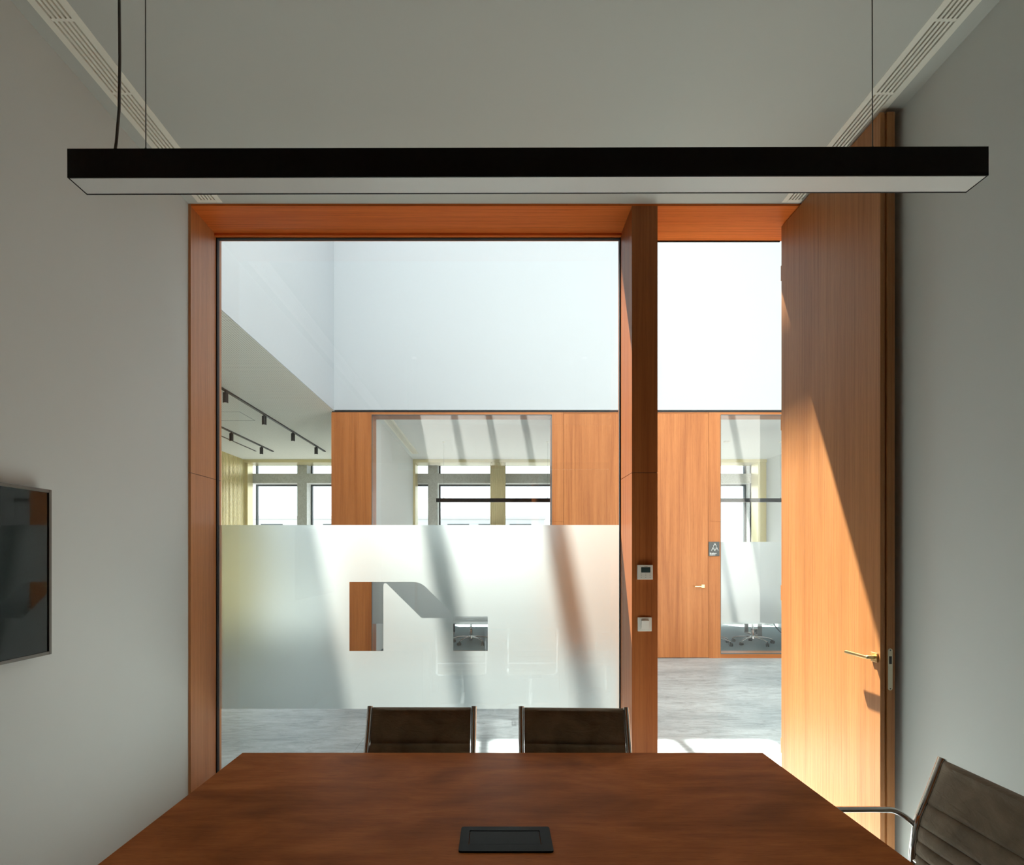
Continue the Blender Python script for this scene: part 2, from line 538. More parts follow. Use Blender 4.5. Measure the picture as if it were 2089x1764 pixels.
# frosted film with the cut-out mark, stuck to the atrium side of the pane
FZ0, FZ1 = .505, 1.706
L1 = [(-.962, 1.334), (-.545, 1.334)]
for k in range(1, 9):
    a = PI/2-(PI/4)*k/8
    L1.append((-.545+.118*math.cos(a), 1.334-.118+.118*math.sin(a)))
L1 += [(-.297, 1.136), (-.297, 1.098), (-.490, 1.098), (-.718, 1.323), (-.728, 1.326), (-.736, 1.322), (-.740, 1.312), (-.740, .883), (-.962, .883)]
L2 = [(-.283, 1.109), (-.058, 1.109), (-.058, .883), (-.283, .883)]
v, f = curve_mesh([[(JX+.008, FZ0), (MX0-.006, FZ0), (MX0-.006, FZ1), (JX+.008, FZ1)], L1, L2])
fm = MB(); fm.add([(p[0], YG+.0115, p[1]) for p in v], f)
fm.build('frosted_film', 'film', w1, label='frosted white band with a cut-out angular mark and a square')

# ------------------------------------------------------------------ open timber door (door_1)
DX0, DX1, DY0, DY1, DZ0, DZ1 = 1.800, 1.866, 2.571, 3.470, .008, 3.584
d1 = thing('door_1', 'tall timber door leaf standing open against the right wall', 'door', (DX1, DY1, 0), kind='structure')
db = MB()
db.box(DX0, DX0+.021, DY0+.004, DY1, DZ0, DZ1, .0012, 1)
db.box(DX0+.021, DX0+.030, DY0+.012, DY1, DZ0, DZ1)
db.box(DX0+.030, DX1, DY0, DY1, DZ0, DZ1, .0012, 1)
db.build('leaf', 'wood_door', d1)
HZ = 1.022


def lever(side, parent):
    """lever handle on a square rose; side -1 on the room face, +1 on the wall face"""
    xf = DX0 if side < 0 else DX1
    s = side
    h = MB()
    h.box(*sorted((xf, xf+s*.007)), 2.588, 2.632, HZ-.022, HZ+.022, .0012, 1)
    h.build('handle_rose', 'brass', parent)
    n = .043 if side < 0 else .020
    k = MB()
    k.box(*sorted((xf+s*.005, xf+s*n)), 2.602, 2.618, HZ-.008, HZ+.008, .0015, 1)
    if side < 0:
        k.box(xf-n-.004, xf-n+.010, 2.602, 2.770, HZ-.008, HZ+.006, .003, 2)
    else:
        k.box(xf+n-.006, xf+n+.004, 2.602, 2.740, HZ-.008, HZ+.006, .002, 1)
    k.build('handle_lever', 'brass', parent, smooth=40)


lever(-1, d1); lever(1, d1)
lp = MB()
pl = []
for k in range(13):
    a = PI*k/12; pl.append((1.8425+.0105*math.cos(a), 1.070-.0105+.0105*math.sin(a)))
for k in range(13):
    a = PI+PI*k/12; pl.append((1.8425+.0105*math.cos(a), .874+.0105+.0105*math.sin(a)))
lp.prism(pl, 'y', DY0-.0025, DY0+.002)
lk = lp.build('lock_plate', 'plate', d1)
MB().box(1.837, 1.848, DY0-.0045, DY0-.002, .998, 1.034).build('latch', 'black_plastic', lk)
for z in (1.062, .882):
    MB().lathe([(.0034, -.0008), (.0034, 0)], (1.8425, DY0-.0026, z), 10, 'y').build('screw', 'steel_grey', lk)
for z in (.30, 1.27, 2.35, 3.30):
    hg = MB(); hg.box(DX0+.008, DX0+.020, DY1-.002, DY1+.024, z-.048, z+.048, .001, 1); hg.build('hinge', 'wood_door', d1)
# hidden post added behind the leaf to block light leaking past the hinge side
hp = MB(); hp.box(DX1+.002, XR-.001, DY1-.09, DY1-.01, 0, ZS); hp.build('light_block_post', 'wood_z', w1)

# ------------------------------------------------------------------ atrium
struct('floor_atrium', MB().box(XG-.1, XE+.1, YF+.30, YQ+.9, -.12, 0), 'stone_floor', 'pale grey stone tiles of the sunlit hall', 'floor')
nw = MB()
nw.box(XG-.1, JX-.06, YF+.012, YN, 0, ZC+.2)                # left of our room
nw.box(XG-.1, XE+.1, YF+.012, YN, ZS+.055, ZT+.35)          # above our room
nw.box(XR, XE+.1, YF+.335, YN, 0, ZS+.055)                  # right of our room
nw.box(JX-.06, XR, YN-.004, YN, ZS+.002, ZS+.06)
struct('wall_near', nw, 'well', 'white wall of the light well above the glass screen', 'wall')
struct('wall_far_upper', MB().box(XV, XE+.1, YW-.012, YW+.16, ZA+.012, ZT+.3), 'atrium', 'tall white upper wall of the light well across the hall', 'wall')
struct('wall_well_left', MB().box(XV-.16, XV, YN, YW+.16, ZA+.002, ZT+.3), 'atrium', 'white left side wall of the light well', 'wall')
M['bounce_cut'] = paint('bounce_cut_grey', (.24, .255, .27, 1))  # dark grey given to the unseen end wall to lessen its bounce
struct('wall_well_right', MB().box(XE, XE+.16, YN, YW+.16, 0, ZT+.3), 'bounce_cut', 'unseen end wall of the hall, greyed to cut bounced light', 'wall')
sb = MB()
sb.box(XG-.16, XV-.006, YN, YQ+.1, ZA, ZA+.22)
sb.box(XV-.006, -1.95, YW+.15, YQ+.1, ZA, ZA+.22)
struct('ceiling_bay', sb, 'perf', 'perforated pale ceiling beside the light well', 'ceiling')
# skylight: kerb, beams and panes
kb = MB()
kb.box(XV-.16, XE+.16, YS, YW+.16, ZT, ZT+.32)
kb.box(XV-.16, XE+.16, YF+.012, YN+.05, ZT, ZT+.32)
kb.box(XV-.16, XV+.06, YN, YS, ZT, ZT+.32)
kb.box(XE-.06, XE+.16, YN, YS, ZT, ZT+.32)
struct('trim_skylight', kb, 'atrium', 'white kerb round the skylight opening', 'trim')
xb = -1.53
bm_ = []
while xb < XE-.2:
    b = MB().box(xb-.055, xb+.055, YN+.05, YS, ZT, ZT+.26)
    tag(b.build('skylight_beam', 'atrium'), 'white rafter under the roof glazing of the hall', 'beam', 'rafters under the skylight', 'structure')
    xb += .797
sk = MB().box(XV+.06, XE-.06, YN+.05, YS, ZT+.27, ZT+.28)
tag(sk.build('window_skylight', 'skyglass'), 'clear roof glazing above the hall', 'window', kind='structure')

# far timber wall: pier, posts, doors and two glass screens
ZH = 3.632
YD = YW+.30
pr = MB()
pr.box(-2.442, -1.848, YW, YD+.02, 0, ZH)
struct('wall_far_pier', pr, 'wood_z', 'timber clad pier left of the breakout room glass', 'wall')
tr = MB(); tr.box(-2.44, XE, YW+.02, YW+.10, ZH+.002, ZA+.02); struct('trim_shadow_gap', tr, 'gasket', 'dark shadow gap above the far timber wall', 'trim')
def post(x0, x1, name, label):
    p = MB()
    p.box(x0, x1, YW+.002, YD, 0, 2.016-.003); p.box(x0, x1, YW+.002, YD, 2.016+.003, ZH)
    p.box(x0+.004, x1-.004, YW+.007, YD-.004, .01, ZH-.01)
    return struct(name, p, 'wood_z', label, 'post')
post(.819, .990, 'trim_post', 'slim timber post right of the wide breakout room glass')
post(3.141, 3.312, 'trim_post.001', 'slim timber post behind the charcoal room sign')
fw = MB(); fw.box(.990, 3.141, YW+.03, YD, 0, ZH)
struct('wall_far_core', fw, 'gasket', 'dark backing behind the two timber doors across the hall', 'wall')
for i, (x0, x1, hx, lab) in enumerate(((.994, 2.0635, 1.08, 'timber door across the hall beside the wide glass'),
                                       (2.0665, 3.137, 3.05, 'timber door with brass lever across the hall beside the room sign'))):
    d = thing('door_%d' % (i+2), lab, 'door', ((x0+x1)/2, YW, 0), kind='structure')
    lf = MB(); lf.box(x0, x1, YW+.004, YW+.04, .006, ZH-.022); lf.build('leaf', 'wood_z', d)
    MB().box(x0, x1, YW+.006, YW+.04, ZH-.018, ZH).build('head_panel', 'wood_far_x', d)
    r = MB(); r.box(hx-.02, hx+.025, YW-.004, YW+.004, 1.04, 1.085, .001, 1); r.build('handle_rose', 'brass', d)
    dr = -1 if hx > 2 else 1
    l = MB(); l.box(hx-.008, hx+.008, YW-.045, YW, 1.054, 1.070, .001, 1)
    l.box(*sorted((hx+.008*-dr, hx+dr*.135)), YW-.049, YW-.038, 1.054, 1.068, .002, 1); l.build('handle_lever', 'brass', d)


def far_screen(n, x0, x1, label):
    q = thing('window_%d' % n, label, 'window', ((x0+x1)/2, YW, 0), kind='structure')
    s = MB(); s.box(x0, x1, YW+.002, YD, 0, .058); s.build('sill', 'wood_far_x', q)
    s = MB(); s.box(x0, x1, YW+.002, YD, 3.600, ZH); s.build('header', 'wood_far_x', q)
    g = MB()
    for a, b in ((x0, x0+.006), (x1-.006, x1)): g.box(a, b, YW, YW+.03, .058, 3.60)
    g.box(x0, x1, YW, YW+.03, .058, .068); g.box(x0, x1, YW, YW+.03, 3.594, 3.60)
    g.build('gasket', 'alu_dark', q)
    MB().box(x0+.006, x1-.006, YW+.006, YW+.018, .068, 3.594).build('glass_pane', 'glass', q)
    fm = MB(); fm.add([(x0+.006, YW+.0195, .505), (x1-.006, YW+.0195, .505), (x1-.006, YW+.0195, 1.717), (x0+.006, YW+.0195, 1.717)], [(0, 1, 2, 3)])
    fm.build('frosted_film', 'film_far', q, label='frosted white band')
    return q


far_screen(2, -1.848, .819, 'wide clear glass screen of the breakout room across the hall')
far_screen(3, 3.312, 5.980, 'clear glass screen right of the room sign across the hall')

# far rooms
struct('floor_carpet', MB().box(-1.87, 6.0, YD, YQ+.3, 0, .004), 'carpet', 'blue grey carpet of the breakout rooms across the hall', 'floor')
fr = MB()
fr.box(-1.95, -1.850, YD, YQ, 0, ZA); struct('wall_breakout_left', fr, 'white', 'white left wall of the breakout room across the hall', 'wall')
struct('wall_breakout_middle', MB().box(2.0, 2.13, YD, YQ, 0, ZA), 'white', 'white wall between the two breakout rooms', 'wall')
struct('wall_breakout_right', MB().box(5.98, XE+.16, YD, YQ, 0, ZA), 'white', 'white right wall of the second breakout room', 'wall')
struct('ceiling_breakout', MB().box(-1.95, XE+.16, YW+.10, YQ+.1, ZA, ZA+.22), 'white', 'white ceiling of the breakout rooms', 'ceiling')
struct('baseboard_far', MB().box(-1.85, 5.98, YQ-.02, YQ, .004, .09), 'alu_white', 'white skirting under the far windows', 'baseboard')
air_grille((-1.77, -1.625), 8.5, 11.45, ZA-.012, [], 'white slotted ceiling grille inside the breakout room across the hall', .002)

# window wall: gold linings, stone grid, dark frames, glass, added eave
gw = MB()
n = int((YQ-YN)/.06)
poly = [(XG-.12, YN)]
for i in range(n):
    y = YN+i*.06
    poly += [(XG-.016, y), (XG-.016, y+.024), (XG, y+.028), (XG, y+.054)]
poly += [(XG-.016, YQ), (XG-.12, YQ)]
gw.prism(poly, 'z', 0, ZA)
struct('wall_gold', gw, 'gold', 'gold ribbed metal wall at the far left of the hall', 'wall')
gt = MB()
gt.box(XG-.1, XV-.3, YQ-.02, YQ+.45, 3.585, ZA+.02); gt.box(-1.85, 5.98, YQ-.02, YQ+.45, 3.585, ZA+.02)
gt.box(XG-.1, XG+.0, YQ, YQ+.45, 0, 3.585); gt.box(XG, XG+.06, YQ+.05, YQ+.3, 0, 3.585)
gt.box(-1.87, -1.80, YQ-.01, YQ+.40, .0, 3.585); gt.box(5.80, 5.98, YQ, YQ+.4, 0, 3.585)
struct('trim_gold', gt, 'gold', 'gold metal lining round the far windows', 'trim')
rp = MB()
poly = [(-.14, YQ+.30)]
for i in range(8):
    x = -.14+i*.0425
    poly += [(x, YQ-.005), (x+.020, YQ-.005), (x+.024, YQ+.010), (x+.0385, YQ+.010)]
poly += [(.20, YQ-.005), (.20, YQ+.30)]
rp.prism(poly, 'z', 0, 3.585)
tag(rp.build('trim_gold_post', 'gold'), 'gold ribbed post between the breakout room windows', 'post', kind='structure')
struct('wall_window_pier', MB().box(-2.6, -1.87, YQ-.0, YQ+.6, 0, ZA), 'white', 'white pier between side bay and breakout room windows', 'wall')
st = MB()
YS0, YS1 = YQ+.33, YQ+.62
for x0 in (-4.54, -1.56, 1.42, 4.42, 5.80): st.box(x0, x0+.22, YS0, YS1, -.2, 4.0)
struct('trim_stone_upright', st, 'stone', 'veined grey stone uprights outside the far windows', 'trim')
st = MB(); st.box(XG-.3, 6.2, YS0+.002, YS1, 3.175, 3.39); st.box(XG-.3, 6.2, YS0+.002, YS1, -.2, .10)
struct('trim_stone_rail', st, 'stone', 'veined grey stone rail across the far windows', 'trim')
df = MB(); wg = MB()
for x0, x1 in ((XG, -4.54), (-4.32, -1.56), (-1.34, 1.42), (1.64, 4.42), (4.64, 5.80)):
    for z0, z1 in ((.10, 3.175), (3.39, 4.0)):
        b = .035
        df.box(x0, x0+b, YS1-.02, YS1+.05, z0, z1); df.box(x1-b, x1, YS1-.02, YS1+.05, z0, z1)
        df.box(x0+b, x1-b, YS1-.02, YS1+.05, z1-b, z1); df.box(x0+b, x1-b, YS1-.02, YS1+.05, z0, z0+b)
        wg.box(x0+b, x1-b, YS1+.01, YS1+.02, z0+b, z1-b)
w4 = thing('window_4', 'long row of dark framed windows at the far end', 'window', (0, YS1, 0), kind='structure')
df.build('window_frame', 'alu_dark', w4); wg.build('glass_pane', 'skyglass', w4)
struct('trim_added_eave', MB().box(XG-1, 7, YQ+.11, YQ+1.2, 4.0, 4.25), 'concrete', 'added concrete eave shaping the sun at the far windows', 'trim')  # unseen slab, added and sized to control sun through the far windows
struct('ground', MB().box(-150, 150, YQ+1, 260, -9.2, -9.0), 'ground', 'street paving far below outside', 'ground')

# buildings outside the far windows
ob = thing('office_building', 'pale building with a sloping end seen through the far windows', 'building', (-4, 42, -9))
MB().prism([(-6.6, -9), (0.5, -9), (.5, 3.9), (-1.6, 5.8), (-6.6, 5.8)], 'y', 42, 50).build('tower', 'pale_metal', ob)
MB().box(-6.7, -1.6, 41.9, 50.1, 5.8, 5.95).build('roof_edge', 'concrete', ob)
ob = thing('apartment_block', 'long low pale block with dark windows under the skyline outside', 'building', (0, 38, -9))
MB().box(-22, 3.3, 38, 41.6, -9, 4.1).build('wall', 'concrete', ob)
MB().box(-22.1, 3.4, 37.9, 41.6, 4.1, 4.3).build('parapet', 'concrete', ob)
for i in range(11):
    x = -20.6+i*2.15
    if i % 4 == 3: continue
    MB().box(x, x+1.5, 37.95, 38.02, 2.3, 3.75).build('window', 'alu_dark', ob)

# ------------------------------------------------------------------ track lights in the side bay
rail_lab = ('long black ceiling track nearer the light well', 'shorter black ceiling track nearer the gold wall')
for i, (x, y0, y1) in enumerate(((-3.50, 4.2, 11.2), (-4.56, 4.2, 11.2))):
    rl = MB(); rl.box(x-.018, x+.018, y0, y1, ZA-.020, ZA, .001, 1)
    tag(rl.build('lighting_track', 'track'), rail_lab[i], 'lighting track', 'black lighting tracks on the bay ceiling')
sl = MB(); sl.box(-4.925, -4.895, 5.0, 11.2, ZA-.008, ZA)
tag(sl.build('ceiling_slot', 'track'), 'thin black slot in the ceiling close to the gold wall', 'ceiling slot')
spot = thing('spotlight', 'black cylinder spotlight on the long ceiling track, first from the timber jamb', 'spotlight', (0, 0, 0), 'black cylinder spotlights on the tracks')
c = MB(); c.lathe([(.030, -.150), (.033, -.148), (.033, -.02), (.012, -.018), (.012, 0)], (0, 0, 0), 20); c.build('housing', 'track', spot, smooth=35, local=True)
c = MB(); c.lathe([(.025, -.1515), (.025, -.146)], (0, 0, 0), 20); c.build('lens', 'plastic', spot, smooth=35, local=True)
spots = [(-3.50, 7.09, None), (-3.50, 8.27, 'second from the timber jamb on the long track'), (-3.50, 9.44, 'third from the timber jamb on the long track'),
         (-3.50, 10.65, 'on the long track beside the far windows'), (-4.56, 9.44, 'on the short track, nearer the timber jamb'), (-4.56, 10.65, 'on the short track, nearer the far windows')]
for i, (x, y, lab) in enumerate(spots):
    o = spot if i == 0 else copy_tree(spot)
    o.location = (x, y, ZA-.018)
    if lab: o['label'] = 'black cylinder spotlight '+lab

ht = MB()
for x0, x1, y0, y1 in ((-4.42, -3.82, 8.16, 8.166), (-4.42, -3.82, 8.684, 8.69), (-3.826, -3.82, 8.16, 8.69), (-4.42, -4.414, 8.16, 8.69)):
    ht.box(x0, x1, y0, y1, ZA-.0012, ZA)
struct('trim_hatch', ht, 'steel_grey', 'thin outline of an access hatch in the perforated ceiling', 'trim')
c = MB(); c.lathe([(.030, -.030), (.052, -.026), (.062, -.010), (.064, 0)], (4.30, 10.25, ZA), 24)
tag(c.build('ceiling_sensor', 'plastic', smooth=35), 'small round white sensor on the ceiling behind the glass right of the room sign', 'ceiling sensor')

# ------------------------------------------------------------------ pendant lamps
def pendant(L, W, H, wx0, wx1, cx, drop, label, cord=True):
    """bar lamp; local origin at the middle of the underside"""
    p = thing('pendant_lamp', label, 'pendant lamp', (0, 0, 0), 'black linear pendant lamps')
    t = .003
    h = MB()
    h.box(-L/2, L/2, -W/2, -W/2+t, 0, H); h.box(-L/2, L/2, W/2-t, W/2, 0, H)
    h.box(-L/2, -L/2+t, -W/2+t, W/2-t, 0, H); h.box(L/2-t, L/2, -W/2+t, W/2-t, 0, H)
    h.box(-L/2+t, L/2-t, -W/2+t, W/2-t, H-t, H)
    h.build('housing', 'black', p, local=True)
    MB().box(-L/2+t, L/2-t, -W/2+t, W/2-t, .0008, .006).build('diffuser', 'opal', p, local=True, label='white opal diffuser')
    for x in (wx0, wx1):
        c = MB(); c.tube([(x, 0, H), (x, 0, H+drop)], .0013, 8); s = c.build('suspension_wire', 'wire', p, smooth=60, local=True)
        c = MB(); c.lathe([(.007, 0), (.007, .006), (.0035, .010), (.003, .022), (.0015, .026)], (x, 0, H), 12); c.build('wire_grip', 'wire', s, smooth=35, local=True)
        c = MB(); c.lathe([(.025, -.012), (.025, 0)], (x, 0, H+drop), 20); c.build('ceiling_cap', 'grille', s, smooth=35, local=True)
    if cord:
        pts = [(cx-.012, 0, H), (cx-.006, 0, H+.04), (cx+.001, 0, H+.12), (cx+.003, 0, H+.25), (cx, 0, H+drop*.6), (cx, 0, H+drop)]
        c = MB(); c.tube(pts, .0033, 10); c.build('power_cord', 'cord', p, smooth=60, local=True)
    return p


p1 = pendant(2.230, .064, .070, -.945, .856, -1.012, ZC-2.418-.070, 'long black linear pendant lamp hanging over the walnut meeting table')
p1.location = (.076, 1.3606, 2.4195); p1.rotation_euler = (0, -.0024, 0)
p2 = pendant(2.230, .064, .070, -.975, .975, -1.0, ZA-2.52-.07, 'black linear pendant lamp in the breakout room left of the timber doors across the hall', False)
p2.location = (-.015, 10.3, 2.52)
p3 = copy_tree(p2); p3['label'] = 'black linear pendant lamp behind the glass right of the room sign'
p3.location = (4.35, 10.3, 2.52)

# ------------------------------------------------------------------ meeting table with cable box
TZ = .740
TX0, TX1, TY0, TY1 = -.985, 1.032, .80, 2.129
tb = thing('meeting_table', 'large walnut brown meeting table in front of the glass screen', 'table', ((TX0+TX1)/2, (TY0+TY1)/2, 0))
MB().box(TX0, TX1, TY0, TY1, TZ-.025, TZ, .0015, 2).build('tabletop', 'table', tb)
for x in (TX0+.30, TX1-.30):
    for y in (TY0+.22, TY1-.30):
        MB().box(x-.03, x+.03, y-.03, y+.03, 0, TZ-.055, .002, 1).build('leg', 'steel_grey', tb)
for y in (TY0+.19, TY1-.33):
    MB().box(TX0+.27, TX1-.27, y, y+.06, TZ-.055, TZ-.025).build('under_frame', 'steel_grey', tb)


def rounded(x0, x1, y0, y1, r, n=6):
    P = []
    for cx, cy_, a0 in ((x1-r, y1-r, 0), (x0+r, y1-r, PI/2), (x0+r, y0+r, PI), (x1-r, y0+r, 1.5*PI)):
        for k in range(n+1): P.append((cx+r*math.cos(a0+PI/2*k/n), cy_+r*math.sin(a0+PI/2*k/n)))
    return P


BX0, BX1, BY0, BY1 = -.098, .147, 1.408, 1.537
cb = thing('cable_box', 'flat black cable box with hinged lid set in the walnut tabletop', 'cable box', ((BX0+BX1)/2, (BY0+BY1)/2, TZ))
o_, f_ = curve_mesh([rounded(BX0, BX1, BY0, BY1, .008), [(BX0+.024, BY0+.034), (BX1-.029, BY0+.034), (BX1-.029, BY1-.022), (BX0+.024, BY1-.022)]])
bm = bmesh.new(); vs = [bm.verts.new((p[0], p[1], TZ+.0045)) for p in o_]
for q in f_: bm.faces.new([vs[i] for i in q])
ext = bmesh.ops.extrude_face_region(bm, geom=bm.faces[:])
for q in ext['geom']:
    if isinstance(q, bmesh.types.BMVert): q.co.z -= .0055
mb = MB().bm(bm); mb.build('rim', 'box_plastic', cb)
MB().box(BX0+.0255, BX1-.0305, BY0+.0355, BY1-.0235, TZ-.001, TZ+.0036, .0008, 1).build('lid', 'box_plastic', cb)

# ------------------------------------------------------------------ office chairs
def spline(P, n):
    """Catmull-Rom through 2D points"""
    out = []
    Q = [P[0]]+list(P)+[P[-1]]
    for i in range(1, len(Q)-2):
        for k in range(n):
            t = k/n; a, b, c, d = Q[i-1], Q[i], Q[i+1], Q[i+2]
            out.append(tuple(.5*((2*b[j])+(-a[j]+c[j])*t+(2*a[j]-5*b[j]+4*c[j]-d[j])*t*t+(-a[j]+3*b[j]-3*c[j]+d[j])*t**3) for j in range(len(b))))
    out.append(tuple(P[-1]))
    return out


def make_chair(label):
    t = thing('office_chair', label, 'chair', (0, 0, 0), 'brown suede office chairs with chrome frames')
    prof = [(.288, .864), (.250, .765), (.212, .668), (.198, .590), (.192, .520), (.172, .462), (.120, .436), (0, .432), (-.14, .440), (-.225, .452), (-.262, .440)]
    sp = spline(prof, 10)
    HW = .2205
    for s in (-1, 1):
        c = MB(); c.tube([(s*HW, y, z) for y, z in sp], .0118, 14); c.build('side_frame', 'chrome', t, smooth=40, local=True)
    # sling: arc length, split into back and seat
    d = [0]
    for a, b in zip(sp, sp[1:]): d.append(d[-1]+math.dist(a, b))
    def at(u):
        for i in range(len(d)-1):
            if d[i+1] >= u:
                k = (u-d[i])/(d[i+1]-d[i]+1e-9); return tuple(sp[i][j]+(sp[i+1][j]-sp[i][j])*k for j in (0, 1))
        return sp[-1]
    def sling(u0, u1, seams, name):
        W = .208; NX = 26
        us = set(u0+(u1-u0)*k/60 for k in range(61))
        for s in seams:
            for e in (-.009, -.005, -.0025, -.0008, .0008, .0025, .005, .009): us.add(s+e)
        us = sorted(u for u in us if u0 <= u <= u1)
        front = []; back = []
        for u in us:
            p = at(u); a = at(max(0, u-.004)); b = at(min(d[-1], u+.004))
            tx, tz = b[0]-a[0], b[1]-a[1]; l = math.hypot(tx, tz) or 1
            nx_, nz_ = (tz/l, -tx/l)                       # normal
            if nx_*-1+nz_*1 < 0: nx_, nz_ = -nx_, -nz_     # sitter's side
            dent = min([1.0]+[.22+.78*min(1, abs(u-s)/.012)**.55 for s in seams])
            endr = min(1, math.sqrt(max(0, min(u-u0, u1-u)+.0005)/.012))
            for lst, sg, th in ((front, 1, .016), (back, -1, .009)):
                row = []
                for k in range(NX+1):
                    x = -W+2*W*k/NX
                    e = (1-abs(x/W)**7)
                    wob = 1+.04*math.sin(17*x+31*u)
                    h = sg*(th+.007*math.exp(-((u-u0-.014)/.012)**2))*dent*max(.12, endr)*(.25+.75*e)*wob
                    row.append((x, p[0]+nx_*h, p[1]+nz_*h))
                lst.append(row)
        m = MB(); R = len(us); N = NX+1
        m.v = [q for r in front for q in r]+[q for r in back for q in r]
        o = R*N
        for i in range(R-1):
            for k in range(NX):
                m.f.append((i*N+k, i*N+k+1, (i+1)*N+k+1, (i+1)*N+k)); m.f.append((o+i*N+k, o+(i+1)*N+k, o+(i+1)*N+k+1, o+i*N+k+1))
            m.f.append((i*N, (i+1)*N, o+(i+1)*N, o+i*N)); m.f.append((i*N+NX, o+i*N+NX, o+(i+1)*N+NX, (i+1)*N+NX))
        for k in range(NX):
            m.f.append((k, o+k, o+k+1, k+1)); q = (R-1)*N
            m.f.append((q+k, q+k+1, o+q+k+1, o+q+k))
        return m.build(name, 'suede', t, smooth=50, local=True)
    sling(.004, .455, [.150, .222, .268, .312, .356, .400], 'backrest')
    sling(.458, d[-1]-.01, [.50, .545, .59, .635, .68, .725, .77], 'seat')
    for s in (-1, 1):
        x1, x2 = s*(HW+.004), s*(HW+.028)
        P = [(x1, .206, .648), (s*(HW+.014), .186, .668), (x2, .158, .684), (x2, .110, .6885), (x2, .0, .6885), (x2, -.085, .6885), (x2, -.120, .678), (s*(HW+.022), -.140, .645), (s*(HW+.012), -.150, .56), (x1, -.152, .455)]
        Q = spline(P, 6)
        c = MB(); c.tube(Q, .0095, 12, flat=[.9]*len(Q)); c.build('armrest', 'chrome', t, smooth=40, local=True)
    c = MB(); c.tube([(-HW, .195, .545), (0, .200, .545), (HW, .195, .545)], .008, 10); c.tube([(-HW, -.05, .420), (HW, -.05, .420)], .012, 10)
    c.tube([(-HW, .08, .420), (HW, .08, .420)], .012, 10); c.build('cross_bar', 'chrome', t, smooth=40, local=True)
    c = MB(); c.box(-.09, .09, -.09, .12, .385, .415, .006, 2); c.build('tilt_mechanism', 'black_plastic', t, smooth=30, local=True)
    c = MB(); c.lathe([(.026, .10), (.026, .24), (.017, .245), (.017, .39)], n=20); c.build('column', 'chrome', t, smooth=35, local=True)
    b = MB(); b.lathe([(.034, .075), (.036, .09), (.032, .125), (.027, .135)], n=20)
    for k in range(5):
        a = 2*PI*k/5-PI/2
        ca, sa = math.cos(a), math.sin(a)
        P = spline([(.03, .112), (.10, .112), (.19, .104), (.25, .088), (.292, .072)], 5)
        b.tube([(r*ca, r*sa, z) for r, z in P], [.017-.006*i/(len(P)-1) for i in range(len(P))], 10)
    b.build('star_base', 'chrome', t, smooth=40, local=True)
    for k in range(5):
        a = 2*PI*k/5-PI/2; ca, sa = math.cos(a), math.sin(a)
        m = MB()
        cx, cy2 = .290*ca, .290*sa
        bmw = bmesh.new()
        for e in (-1, 1):
            w_ = MB().lathe([(.020, -.008), (.029, -.006), (.029, .006), (.020, .008)], (0, 0, 0), 18, 'x')
            off = (.013*e, .012, .029)
            rot = Matrix.Rotation(a+1.1+k, 4, 'Z')
            m.add([(rot @ Vector((p[0]+off[0], p[1]+off[1], p[2])))+Vector((cx, cy2, 0)) for p in [(q[0], q[1], q[2]+off[2]) for q in w_.v]], w_.f)
        m.lathe([(.008, .03), (.008, .075)], (cx, cy2, 0), 10)
        m.build('caster', 'tyre', t, smooth=40, local=True)
    return t


ch = make_chair('brown suede office chair beyond the table, in front of the frosted band left of centre')
ch.location = (-.318, 2.045, 0); ch.rotation_euler = (0, 0, -.005)
def put(x, y, rz, lab):
    o = copy_tree(ch); o.location = (x, y, .0); o.rotation_euler = (0, 0, rz); o['label'] = lab
    if y > 5:                        # the chairs across the hall have wider star bases
        for c in o.children:
            if c.name.split('.')[0] in ('star_base', 'caster'): c.scale = (1.13, 1.13, 1)
    return o
put(.315, 2.035, -.035, 'brown suede office chair beyond the table, directly left of the timber mullion')
put(1.121, 1.514, -PI/2, 'brown suede office chair at the table end, against the right wall beside the open door')
put(-.44, 9.50, PI+.05, 'chrome based office chair seen through the square cut-out, nearest the cut-out')
put(.30, 9.60, PI-.05, 'chrome based office chair behind the frosted glass, half hidden right of the square cut-out')
put(-1.42, 10.55, PI/2+.05, 'chrome based office chair behind the frosted glass, at the left end of the breakout table')
put(4.41, 9.45, PI-.33, 'chrome based office chair across the hall, nearest behind the glass right of the room sign')
put(3.70, 9.42, PI+.05, 'chrome based office chair across the hall, half hidden by the post under the room sign')
put(3.85, 11.42, .1, 'chrome based office chair across the hall, at the window side of the second breakout table')

# breakout tables
def breakout_table(x0, x1, y0, y1, lab):
    t = thing('breakout_table', lab, 'table', ((x0+x1)/2, (y0+y1)/2, 0), 'tables in the breakout rooms')
    MB().box(x0, x1, y0, y1, .715, .740, .001, 1).build('tabletop', 'table', t)
    for x in (x0+.27, x1-.27):
        for y in (y0+.35, y1-.40):
            MB().box(x-.035, x+.035, y-.015, y+.015, .03, .715).build('leg', 'steel_grey', t)
        MB().box(x-.035, x+.035, y0+.335, y1-.385, .004, .03).build('foot', 'steel_grey', t)
    return t
breakout_table(-1.12, 1.05, 9.85, 11.15, 'meeting table behind the frosted glass of the breakout room left of the timber doors')
breakout_table(3.10, 5.16, 9.85, 11.15, 'meeting table behind the frosted glass right of the room sign')
c = MB()
pts = spline([(5.05, 10.25, .70), (5.07, 10.2, .45), (5.14, 10.1, .20), (5.30, 10.05, .05), (5.50, 10.1, .014), (5.85, 10.2, .014)], 8)
c.tube(pts, .009, 8)
tag(c.build('cable', 'black_plastic', smooth=50), 'black cable drooping to the carpet under the table right of the room sign', 'cable')
c = MB(); c.box(4.95-.09, 4.95+.09, 10.42, 10.50, .06, .12, .004, 1)
c.box(4.93, 4.97, 10.44, 10.48, .03, .06)
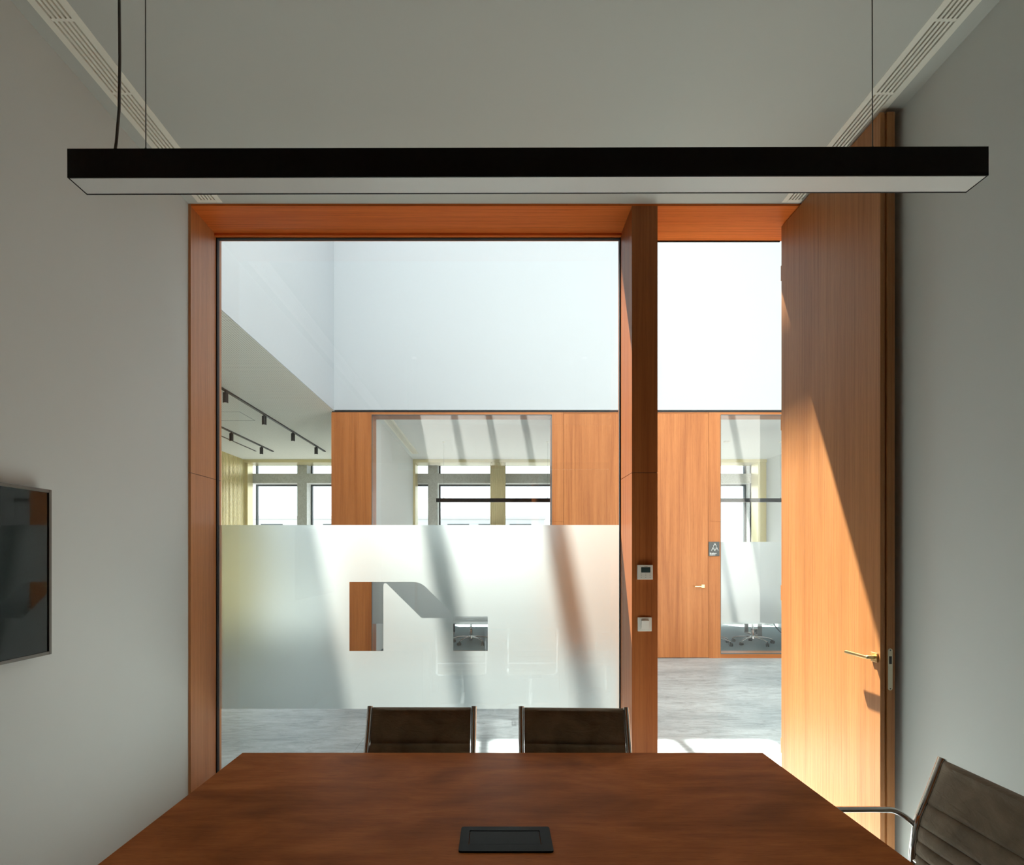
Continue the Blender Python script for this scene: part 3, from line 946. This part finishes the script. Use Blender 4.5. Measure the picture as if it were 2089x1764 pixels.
tag(c.build('power_strip', 'black_plastic'), 'small black power strip on the table foot rail right of the room sign', 'power strip')

# ------------------------------------------------------------------ television
TVX = -1.790
tv = thing('television', 'flat black television on the left wall', 'television', (XL, 1.66, 1.44))
b = .013
ty0, ty1, tz0, tz1 = 1.10, 2.210, 1.108, 1.768
q = MB()
q.box(TVX-.030, TVX, ty1-b, ty1, tz0, tz1, .001, 1); q.box(TVX-.030, TVX, ty0, ty0+b, tz0, tz1, .001, 1)
q.box(TVX-.030, TVX, ty0+b, ty1-b, tz1-b, tz1, .001, 1); q.box(TVX-.030, TVX, ty0+b, ty1-b, tz0, tz0+b, .001, 1)
q.box(TVX-.030, TVX-.012, ty0+b, ty1-b, tz0+b, tz1-b)
q.build('bezel', 'bezel', tv)
MB().box(TVX-.0119, TVX-.005, ty0+b, ty1-b-.003, tz0+b, tz1-b).build('screen', 'screen', tv)
MB().box(XL, TVX-.030, 1.42, 1.90, 1.25, 1.62).build('wall_mount', 'black_plastic', tv)

# ------------------------------------------------------------------ thermostat, switch, sign
YM = YF-.002
th = thing('thermostat', 'white thermostat with a dark display on the timber mullion', 'thermostat', (.8815, YM, 1.40))
MB().box(.8365, .9270, YM-.018, YM, 1.364, 1.450, .002, 2).build('body', 'plastic', th)
MB().box(.857, .912, YM-.0188, YM-.017, 1.405, 1.437).build('display', 'lcd', th)
MB().box(.876, .895, YM-.0186, YM-.017, 1.4405, 1.4440).build('maker_mark', 'grey_plastic', th)
for i in range(3):
    for j in range(3):
        MB().box(.8555+i*.0262, .8605+i*.0262, YM-.0186, YM-.017, 1.3740+j*.0105, 1.3770+j*.0105).build('button', 'grey_plastic', th)
lsw = thing('light_switch', 'white square light switch below the thermostat on the timber mullion', 'light switch', (.8815, YM, 1.097))
MB().box(.8400, .9230, YM-.009, YM, 1.0555, 1.1385, .002, 2).build('cover_plate', 'plastic', lsw)
rk = MB(); rk.prism([(YM-.008, 1.0705), (YM-.0125, 1.0705), (YM-.019, 1.1200), (YM-.008, 1.1245)], 'x', .8600, .9040); rk.build('rocker', 'plastic', lsw)

SX0, SX1, SZ0, SZ1 = 3.132, 3.292, 1.508, 1.718
sg = thing('room_sign', 'charcoal room sign with white people icon and lettering on a timber post', 'sign', ((SX0+SX1)/2, YW, 1.61))
MB().box(SX0, SX1, YW-.012, YW+.002, SZ0, SZ1, .001, 1).build('panel', 'sign', sg)
YI = YW-.0135
ic = MB()
def person(cx, cz, s):
    ic.tube([(cx+s*.36*math.cos(a), YI, cz+s*.95+s*.36*math.sin(a)) for a in [2*PI*k/14 for k in range(15)]], .0022, 6)
    ic.tube([(cx-s*.72, YI, cz-s*.28)]+[(cx+s*.72*math.cos(a), YI, cz+s*.06+s*.62*math.sin(a)) for a in [PI-PI*k/12 for k in range(13)]]+[(cx+s*.72, YI, cz-s*.28)], .0022, 6)
person(3.222, 1.654, .030); person(3.197, 1.594, .030); person(3.247, 1.594, .030)
ic.build('icon', 'sign_white', sg)
lt = MB()
for tx, z in (('Breakout', 1.540), ('room 2', 1.519)):
    v, f = text_mesh(tx, .027)
    lt.add([(SX0+.014+p[0], YW-.0128, z+p[1]) for p in v], f)
lt.build('lettering', 'sign_white', sg)
